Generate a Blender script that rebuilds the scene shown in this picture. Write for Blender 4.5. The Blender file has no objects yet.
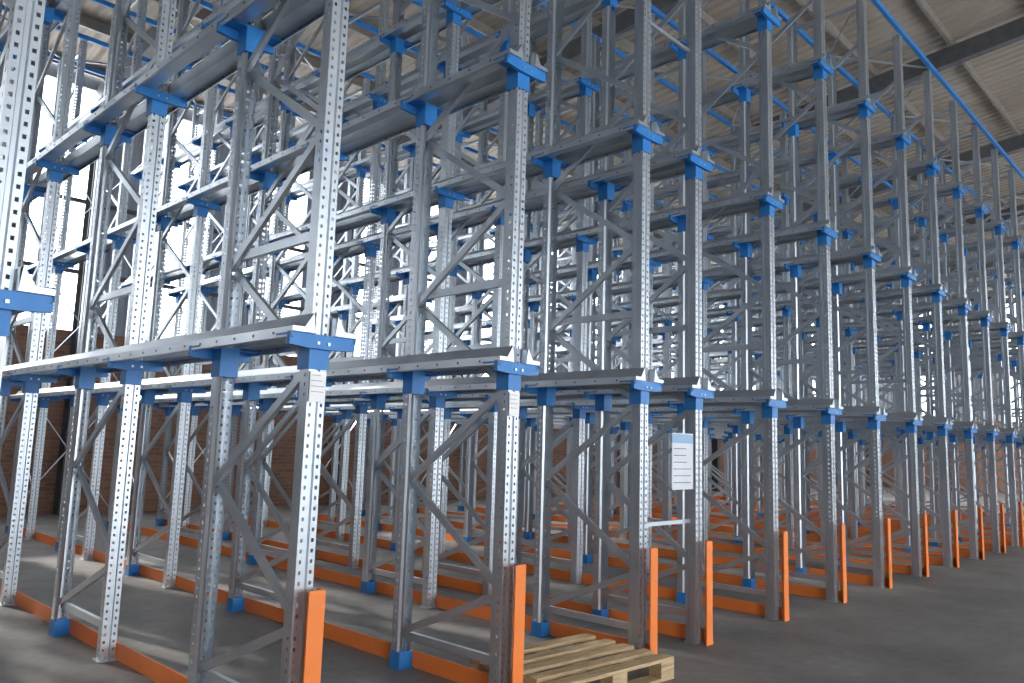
import bpy, math, random
from mathutils import Matrix, Vector
random.seed(4)
scene=bpy.context.scene

# ---------------------------------------------------------------- materials
def new_mat(name):
    m=bpy.data.materials.new(name); m.use_nodes=True
    nt=m.node_tree; b=nt.nodes['Principled BSDF']
    return m,nt,b
def N(nt,t,**kw):
    n=nt.nodes.new(t)
    for k,v in kw.items(): setattr(n,k,v)
    return n
def ramp(nt,fac,stops):
    r=N(nt,'ShaderNodeValToRGB'); e=r.color_ramp.elements
    while len(e)<len(stops): e.new(0.5)
    for i,(p,c) in enumerate(stops):
        e[i].position=p; e[i].color=(*c,1)
    nt.links.new(fac,r.inputs[0]); return r.outputs[0]
def coords(nt,scale=(1,1,1),kind='Object'):
    tc=N(nt,'ShaderNodeTexCoord'); mp=N(nt,'ShaderNodeMapping'); mp.inputs['Scale'].default_value=scale
    nt.links.new(tc.outputs[kind],mp.inputs[0]); return mp.outputs[0]
def noise(nt,vec,scale,detail=4,rough=.6):
    n=N(nt,'ShaderNodeTexNoise'); n.inputs['Scale'].default_value=scale
    n.inputs['Detail'].default_value=detail; n.inputs['Roughness'].default_value=rough
    nt.links.new(vec,n.inputs['Vector']); return n.outputs['Fac']

def mat_galv():
    m,nt,b=new_mat('galvanised_steel')
    n=noise(nt,coords(nt,(1,1,.25)),4,2,.4)
    c=ramp(nt,n,[(.3,(.50,.55,.60)),(.7,(.60,.65,.70))])
    nt.links.new(c,b.inputs['Base Color']); b.inputs['Metallic'].default_value=.8
    r=N(nt,'ShaderNodeMapRange'); r.inputs['To Min'].default_value=.30; r.inputs['To Max'].default_value=.40
    nt.links.new(n,r.inputs[0]); nt.links.new(r.outputs[0],b.inputs['Roughness'])
    return m
def mat_paint(name,c1,c2,rough=.4,scale=6,metal=0):
    m,nt,b=new_mat(name); n=noise(nt,coords(nt),scale)
    c=ramp(nt,n,[(.3,c1),(.75,c2)]); nt.links.new(c,b.inputs['Base Color'])
    b.inputs['Roughness'].default_value=rough; b.inputs['Metallic'].default_value=metal
    return m
GALV=mat_galv()
BLUE=mat_paint('blue_powder_coat',(.02,.18,.52),(.035,.24,.62))
ORANGE=mat_paint('orange_powder_coat',(.92,.235,.045),(.97,.265,.06),.5)
def mat_floor():
    m,nt,b=new_mat('dusty_concrete'); v=coords(nt)
    n1=noise(nt,v,.7,8,.65); n2=noise(nt,v,9,6,.7)
    mx=N(nt,'ShaderNodeMath',operation='MULTIPLY_ADD'); mx.inputs[1].default_value=.35
    nt.links.new(n2,mx.inputs[0]); nt.links.new(n1,mx.inputs[2])
    c=ramp(nt,mx.outputs[0],[(.45,(.13,.12,.117)),(.65,(.20,.188,.182)),(.9,(.31,.29,.278))])
    nt.links.new(c,b.inputs['Base Color']); b.inputs['Roughness'].default_value=.6
    bp=N(nt,'ShaderNodeBump'); bp.inputs['Strength'].default_value=.15
    nt.links.new(n2,bp.inputs['Height']); nt.links.new(bp.outputs[0],b.inputs['Normal'])
    return m
def mat_brick(name='brick',axis='y'):
    m,nt,b=new_mat(name)
    tc=N(nt,'ShaderNodeTexCoord'); sp=N(nt,'ShaderNodeSeparateXYZ'); cb=N(nt,'ShaderNodeCombineXYZ')
    nt.links.new(tc.outputs['Object'],sp.inputs[0])
    nt.links.new(sp.outputs[0 if axis=='y' else 1],cb.inputs[0]); nt.links.new(sp.outputs[2],cb.inputs[1])
    br=N(nt,'ShaderNodeTexBrick'); br.inputs['Scale'].default_value=1
    br.inputs['Brick Width'].default_value=.23; br.inputs['Row Height'].default_value=.085; br.inputs['Mortar Size'].default_value=.009
    br.inputs['Color1'].default_value=(.36,.18,.11,1); br.inputs['Color2'].default_value=(.24,.12,.08,1); br.inputs['Mortar'].default_value=(.27,.22,.18,1)
    nt.links.new(cb.outputs[0],br.inputs['Vector']); nt.links.new(br.outputs['Color'],b.inputs['Base Color']); b.inputs['Roughness'].default_value=.9
    return m
def mat_corr(name,c1,c2,axis,freq):
    m,nt,b=new_mat(name); n=noise(nt,coords(nt),.8)
    c=ramp(nt,n,[(.3,c1),(.7,c2)]); nt.links.new(c,b.inputs['Base Color'])
    tc=N(nt,'ShaderNodeTexCoord'); sp=N(nt,'ShaderNodeSeparateXYZ'); nt.links.new(tc.outputs['Object'],sp.inputs[0])
    mu=N(nt,'ShaderNodeMath',operation='MULTIPLY'); mu.inputs[1].default_value=freq; nt.links.new(sp.outputs[axis],mu.inputs[0])
    si=N(nt,'ShaderNodeMath',operation='SINE'); nt.links.new(mu.outputs[0],si.inputs[0])
    bp=N(nt,'ShaderNodeBump'); bp.inputs['Distance'].default_value=.03; bp.inputs['Strength'].default_value=.8
    nt.links.new(si.outputs[0],bp.inputs['Height']); nt.links.new(bp.outputs[0],b.inputs['Normal'])
    b.inputs['Roughness'].default_value=.6
    return m
FLOOR=mat_floor(); BRICK=mat_brick('red_brick_back','y'); BRICKX=mat_brick('red_brick_side','x')
CLAD=mat_corr('grey_cladding',(.30,.33,.40),(.42,.45,.52),0,30)
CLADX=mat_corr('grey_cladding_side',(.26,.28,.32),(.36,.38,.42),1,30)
ROOF=mat_corr('roof_sheeting',(.30,.255,.21),(.42,.36,.295),0,25)
STEEL=mat_paint('dark_steel',(.07,.072,.08),(.12,.122,.13),.5)
PURL=mat_paint('purlin_steel',(.20,.18,.16),(.30,.27,.24),.5)
def mat_wood():
    m,nt,b=new_mat('pallet_wood'); n=noise(nt,coords(nt,(2,22,22)),3,6,.7)
    c=ramp(nt,n,[(.3,(.34,.23,.12)),(.55,(.58,.43,.25)),(.8,(.74,.60,.40))])
    nt.links.new(c,b.inputs['Base Color']); b.inputs['Roughness'].default_value=.8
    return m
WOOD=mat_wood()
PAPER=mat_paint('white_label',(.88,.88,.89),(.93,.93,.93),.6)
INK=mat_paint('label_ink',(.12,.12,.14),(.2,.2,.22),.7)
PBLUE=mat_paint('label_blue',(.30,.47,.70),(.35,.55,.77),.6)
MYL=mat_paint('sign_plastic',(.60,.64,.70),(.70,.74,.80),.3)

# ---------------------------------------------------------------- mesh builder
class MB:
    def __init__(s): s.v=[]; s.f=[]; s.m=[]
    def quad(s,a,b,c,d,mi=0):
        i=len(s.v); s.v+= [tuple(a),tuple(b),tuple(c),tuple(d)]; s.f.append((i,i+1,i+2,i+3)); s.m.append(mi)
    def box(s,x0,x1,y0,y1,z0,z1,mi=0,M=None):
        i=len(s.v)
        P=[(x0,y0,z0),(x1,y0,z0),(x1,y1,z0),(x0,y1,z0),(x0,y0,z1),(x1,y0,z1),(x1,y1,z1),(x0,y1,z1)]
        if M is not None: P=[tuple(M@Vector(p)) for p in P]
        s.v+=P
        for q in ((0,3,2,1),(4,5,6,7),(0,1,5,4),(1,2,6,5),(2,3,7,6),(3,0,4,7)):
            s.f.append(tuple(i+k for k in q)); s.m.append(mi)
    def bar(s,p,q,w,h,mi=0,up=(1,0,0)):
        p=Vector(p); q=Vector(q); d=q-p; L=d.length; d.normalize(); u=Vector(up)
        a=d.cross(u); a.normalize(); u=a.cross(d)
        M=Matrix(((u.x,a.x,d.x,p.x),(u.y,a.y,d.y,p.y),(u.z,a.z,d.z,p.z),(0,0,0,1)))
        s.box(-w/2,w/2,-h/2,h/2,0,L,mi,M)
    def cbar(s,p,q,w,h,mi=0):
        # C-channel brace lying in the YZ plane: web faces -x, open to +x
        p=Vector(p); q=Vector(q); d=(q-p).normalized(); u=Vector((1,0,0)); a=d.cross(u).normalized()
        def V(pt,su,sa): return pt+u*su+a*sa
        prof=[(w/2,-h/2+.008),(w/2,-h/2),(-w/2,-h/2),(-w/2,h/2),(w/2,h/2),(w/2,h/2-.008)]
        for (u0,a0),(u1,a1) in zip(prof[:-1],prof[1:]):
            s.quad(V(p,u0,a0),V(p,u1,a1),V(q,u1,a1),V(q,u0,a0),mi)
    def extrude_y(s,prof,y0,y1,mi=0):
        for (xa,za),(xb,zb) in zip(prof[:-1],prof[1:]):
            s.quad((xa,y0,za),(xb,y0,zb),(xb,y1,zb),(xa,y1,za),mi)
    def obj(s,name,mats,parent=None):
        me=bpy.data.meshes.new(name); me.from_pydata(s.v,[],s.f)
        for m in mats: me.materials.append(m)
        me.polygons.foreach_set('material_index',s.m); me.update()
        o=bpy.data.objects.new(name,me); scene.collection.objects.link(o)
        if parent: o.parent=parent
        return o

# ---------------------------------------------------------------- rack row
H=7.48; LV=[2.05,4.03,5.98]
FR=1.03; PER=2.33; NF=5
def post(b,cy,sgn):
    # omega section; web at cy, opening towards +sgn y
    W=.05
    def Y(t): return cy+sgn*t
    def vs(x0,y0,x1,y1): b.quad((x0,Y(y0),0),(x1,Y(y1),0),(x1,Y(y1),H),(x0,Y(y0),H),0)
    hx0,hx1=.024,.038
    for sx in (-1,1):
        vs(sx*hx1,0,sx*W,0); 
        vs(sx*W,0,sx*W,.024); vs(sx*W,.037,sx*W,.062)
        vs(sx*W,.062,sx*.036,.075); vs(sx*.036,.075,sx*.036,.1)
    # shallow centre groove in the web
    vs(-hx0,0,-.014,0); vs(-.014,0,-.008,.012); vs(-.008,.012,.008,.012); vs(.008,.012,.014,0); vs(.014,0,hx0,0)
    p=.05; n=int(H/p)
    for k in range(n+1):
        z0=k*p-.016; z1=k*p+.016
        z0=max(z0,0); z1=min(z1,H)
        for sx in (-1,1):
            b.quad((sx*hx0,Y(0),z0),(sx*hx1,Y(0),z0),(sx*hx1,Y(0),z1),(sx*hx0,Y(0),z1))
            b.quad((sx*W,Y(.024),z0),(sx*W,Y(.037),z0),(sx*W,Y(.037),z1),(sx*W,Y(.024),z1))
def build_row():
    b=MB()
    for i in range(NF):
        y0=i*PER; y1=y0+FR
        post(b,y0,1); post(b,y1,-1)
        for (yc,s) in ((y0,1),(y1,-1)):
            ya,yb=sorted((yc-s*.006,yc+s*.1))
            # shoe on the rear post of every frame, plain base plate on the front one
            if s==-1: b.box(-.056,.056,ya,yb,.006,.11,1)
            b.box(-.06,.058,ya-.01,yb+.01,0,.008,1 if s==-1 else 0)
            for z in LV:
                b.box(-.056,.056,ya,yb,z-.20,z-.03,1)
                yc2=(ya+yb)/2
                ym=yc-s*.034
                y_a,y_b=sorted((ym,yc-s*.004))
                A=.185; e=.092
                for yy in (y_a,y_b):
                    b.quad((-A,yy,z-e),(-.09,yy,z-.10),(.09,yy,z-.10),(A,yy,z-e),1)
                    b.quad((-A,yy,z-.03),(-A,yy,z-e),(A,yy,z-e),(A,yy,z-.03),1)
                for (xa,za,xb,zb) in ((-A,z-.03,A,z-.03),(-A,z-.03,-A,z-e),(-A,z-e,-.09,z-.10),(-.09,z-.10,.09,z-.10),(.09,z-.10,A,z-e),(A,z-e,A,z-.03)):
                    b.quad((xa,y_a,za),(xb,y_a,zb),(xb,y_b,zb),(xa,y_b,za),1)
                b.box(-A,A,yc2-.05,yc2+.05,z-.045,z-.034,1)
                for bx in (-.03,.03):
                    b.box(bx-.007,bx+.007,ym-s*.006-.003,ym-s*.006+.003,z-.08,z-.066,0)
        # bracing
        ya=y0+.07; yb=y1-.07
        b.cbar((0,ya,.22),(0,yb,.22),.03,.05)
        b.cbar((-.017,yb,.24),(-.017,ya,.60),.026,.045)
        z=.63; k=0
        while z+.60<H-.1:
            a,c=(ya,yb) if k%2==0 else (yb,ya)
            off=.017 if k%2==0 else -.017
            b.cbar((off,a,z),(off,c,z+.60),.026,.045)
            z+=.62; k+=1
        for z in (2.55,H-.15): b.cbar((0,ya,z),(0,yb,z),.03,.05)
    # pallet rails both sides
    yend=(NF-1)*PER+FR
    for z in LV:
        for s in (-1,1):
            prof=[(s*.058,z+.060),(s*.068,z+.070),(s*.115,z-.003),(s*.175,z-.0),(s*.183,z-.005),(s*.183,z-.055),(s*.17,z-.06)]
            b.extrude_y(prof,-.05,yend+.05,0)
            prof=[(s*.058,z+.060),(s*.058,z-.029),(s*.175,z-.029)]
            b.extrude_y(prof,-.05,yend+.05,0)
            # folded end closure
            for yy in (-.05,yend+.05):
                b.quad((s*.058,yy,z-.029),(s*.115,yy,z-.029),(s*.115,yy,z-.003),(s*.068,yy,z+.070))
                b.quad((s*.115,yy,z-.029),(s*.183,yy,z-.029),(s*.183,yy,z-.005),(s*.115,yy,z-.003))
            yy=.12
            while yy<yend:
                b.box(s*.183-.003,s*.183+.003,yy,yy+.012,z-.036,z-.024,3); yy+=.2
    # floor guide rail + upturned end
    x0=.060
    b.box(x0,x0+.010,-.07,yend+.1,.012,.11,2)
    b.box(x0,x0+.04,-.07,yend+.1,.0,.012,2)
    b.box(x0-.080,x0+.01,-.082,-.07,.0,.80,2)
    b.box(x0,x0+.01,-.07,-.02,.0,.80,2)
    return b
row=build_row()
POSTX=[-.66,.74,2.13,3.54,4.97,5.76]+[5.76+1.385*k for k in range(1,15)]
Y0=3.375
rack=bpy.data.objects.new('drive_in_pallet_racking',None); scene.collection.objects.link(rack)
first=row.obj('rack_row',[GALV,BLUE,ORANGE,STEEL],rack); first.location=(POSTX[0],Y0,0)
for x in POSTX[1:]:
    o=bpy.data.objects.new('rack_row',first.data); scene.collection.objects.link(o); o.location=(x,Y0,0); o.parent=rack

# top ties and bracing tying rows together
t=MB(); xa,xb=POSTX[0]-.1,POSTX[-1]+.1
ys=[]
for i in range(NF): ys+= [Y0+i*PER-.02, Y0+i*PER+FR+.02]
for i,y in enumerate(ys):
    t.box(xa,xb,y-.025,y+.025,H,H+.07,1)
for k,(a,c) in enumerate(zip(POSTX[:-1],POSTX[1:])):
    for i in range(NF):
        y=Y0+i*PER
        if k%2==i%2:
            t.bar((a,y,H+.04),(c,y+FR,H+.04),.03,.012,0,(0,0,1))
        else:
            t.bar((c,y,H+.04),(a,y+FR,H+.04),.03,.012,0,(0,0,1))
    if k%2==1:
        yb=ys[-1]+.05
        for z0,z1 in ((.3,2.2),(2.3,4.2),(4.3,6.2)):
            t.bar((a,yb,z0),(c,yb,z1),.04,.01,0,(0,1,0)); t.bar((a,yb+.015,z1),(c,yb+.015,z0),.04,.01,0,(0,1,0))
for z in (.95,5.0):
    y=Y0+.07
    t.box(POSTX[4]+.05,POSTX[5]-.05,y-.012,y+.012,z-.015,z+.015,0)
t.obj('top_ties_and_spine_bracing',[GALV,BLUE],rack)

# ---------------------------------------------------------------- post labels
def label(name,x,y,z,w,h,hdr=False,mat=PAPER,lines=5):
    b=MB(); b.box(-w/2,w/2,0,.003,-h/2,h/2,0)
    zz=h/2-.12*h
    if hdr: b.box(-w/2+.004,w/2-.004,-.001,0,h/2-.18*h,h/2-.02*h,2); zz=h/2-.27*h
    for k in range(lines):
        ww=w*random.uniform(.55,.85)
        b.box(-w*.42,-w*.42+ww,-.001,0,zz-.007*h*2,zz,1); zz-=h*.8/lines*.9
        if zz<-h/2+.06*h: break
    o=b.obj(name,[mat,INK,PBLUE]); o.location=(x,y,z); return o
for i in (1,2,3):
    label('load_label',POSTX[i]+.0,Y0-.010,1.765,.09,.15,False,PAPER,4)
label('load_sign',5.48,Y0-.02,1.43,.31,.44,True,MYL,6)

# ---------------------------------------------------------------- pallet
def pallet():
    b=MB(); L,W=1.12,.8
    for k in range(3):
        y=-W/2+k*(W-.1)/2
        b.box(-L/2,L/2,y,y+.1,0,.02,0)
        for x in (-L/2,-.07,L/2-.14): b.box(x,x+.14,y,y+.1,.02,.098,0)
    for x in (-L/2,-.07,L/2-.14): b.box(x,x+.14,-W/2,W/2,.098,.12,0)
    for y,w in ((-W/2,.1),(-W/2+.17,.09),(-W/2+.34,.10),(W/2-.29,.09),(W/2-.1,.1)):
        b.box(-L/2,L/2,y,y+w,.12,.142,0)
    b.box(-L/2-.002,-L/2,W/2-.095,W/2-.005,.025,.095,1)
    b.box(-L/2,-L/2+.1,-W/2-.002,-W/2,.025,.095,1)
    return b
p=pallet().obj('wooden_pallet',[WOOD,MYL]); p.location=(4.235,3.42,0); p.rotation_euler=(0,0,math.radians(-4))

# ---------------------------------------------------------------- building
XL,XR=-9,44; YB=16.4; YF=-9; HB=3.45; HW=8.6
def zroof(y): return HW+ (YB-y)*.12
b=MB(); b.quad((XL,YF,0),(XR,YF,0),(XR,YB,0),(XL,YB,0)); b.obj('floor',[FLOOR])
b=MB(); b.box(XL,XR,YB,YB+.25,0,HB,0)
wins=[]; x=XL+1.2
while x<XR-1: wins.append((x,x+1.15)); x+=2.35
cur=XL
for w in wins:
    b.box(cur,w[0],YB+.05,YB+.12,HB,HW,1); cur=w[1]
b.box(cur,XR,YB+.05,YB+.12,HB,HW,1)
b.box(XL,XR,YB+.04,YB+.13,8.3,HW,1)
for z in (4.6,6.0): b.box(XL,XR,YB+.0,YB+.06,z-.04,z+.04,2)
b.obj('wall_back',[BRICK,CLAD,STEEL])
b=MB(); b.box(XR,XR+.25,YF,YB,0,HB,0); 
cur=YF
for yy in range(-8,15,4):
    b.box(XR,XR+.1,cur,yy,HB,HW+3,1); cur=yy+1.0
b.box(XR,XR+.1,cur,YB,HB,HW+3,1)
b.obj('wall_right',[BRICKX,CLADX])
b=MB(); b.box(XL-.25,XL,YF,YB,0,HB,0); b.box(XL-.1,XL,YF,YB,HB,HW+3,1); b.obj('unseen_wall_left',[BRICKX,CLADX])  # unseen side wall, added to keep the hall darker
# unseen front wall added to cut front light; door openings let reflection streaks in
b=MB(); cur=XL; zf=zroof(YF)
light_openings=[(-6,-1),(4,9),(15,20),(26,31)]
for a,c in light_openings:
    b.box(cur,a,YF-.15,YF,0,HB,0); b.box(cur,a,YF-.1,YF,HB,zf,1); b.box(a,c,YF-.1,YF,6.6,zf,1); cur=c
b.box(cur,XR,YF-.15,YF,0,HB,0); b.box(cur,XR,YF-.1,YF,HB,zf,1)
b.obj('unseen_wall_front',[BRICK,CLAD])
b=MB(); b.quad((XL,YF,zroof(YF)),(XL,YB,zroof(YB)),(XR,YB,zroof(YB)),(XR,YF,zroof(YF)),0)
y=YB-.3
while y>YF:
    z=zroof(y); b.box(XL,XR,y-.03,y+.03,z-.2,z-.01,1); y-=1.5
x=XL+2
while x<XR:
    b.bar((x,YB,zroof(YB)-.38),(x,YF,zroof(YF)-.38),.2,.36,2,(1,0,0)); x+=6
b.obj('ceiling',[ROOF,PURL,STEEL])
x=XL+2
b=MB()
while x<XR:
    b.box(x-.1,x+.1,YB-.32,YB-.30,0,HW-.2); b.box(x-.1,x+.1,YB-.02,YB,0,HW-.2); b.box(x-.008,x+.008,YB-.3,YB-.02,0,HW-.2); x+=6
b.obj('steel_columns',[STEEL])

# ---------------------------------------------------------------- light
w=bpy.data.worlds.new('daylight'); scene.world=w; w.use_nodes=True
bg=w.node_tree.nodes['Background']; bg.inputs[0].default_value=(.92,.96,1,1); bg.inputs[1].default_value=7.5
sd=bpy.data.lights.new('sun','SUN'); sd.energy=5; sd.angle=math.radians(2.5); sd.color=(1,.95,.86)
so=bpy.data.objects.new('sun',sd); scene.collection.objects.link(so)
d=Vector((.22,-1,-.62)); so.rotation_euler=d.to_track_quat('-Z','Y').to_euler(); so.location=(0,25,12)

# ---------------------------------------------------------------- camera
f=785.2
R=Vector((758,-129,-f)).normalized(); L=Vector((-827,-80,-f)); L=(L-R*L.dot(R)).normalized(); U=R.cross(L)
M=Matrix((R,L,U)).to_4x4(); M.translation=(0,0,1.5)
cd=bpy.data.cameras.new('camera'); cd.sensor_width=36; cd.lens=f/1024*36
co=bpy.data.objects.new('camera',cd); scene.collection.objects.link(co); co.matrix_world=M
scene.camera=co
scene.view_settings.view_transform='Standard'
scene.view_settings.exposure=0.1
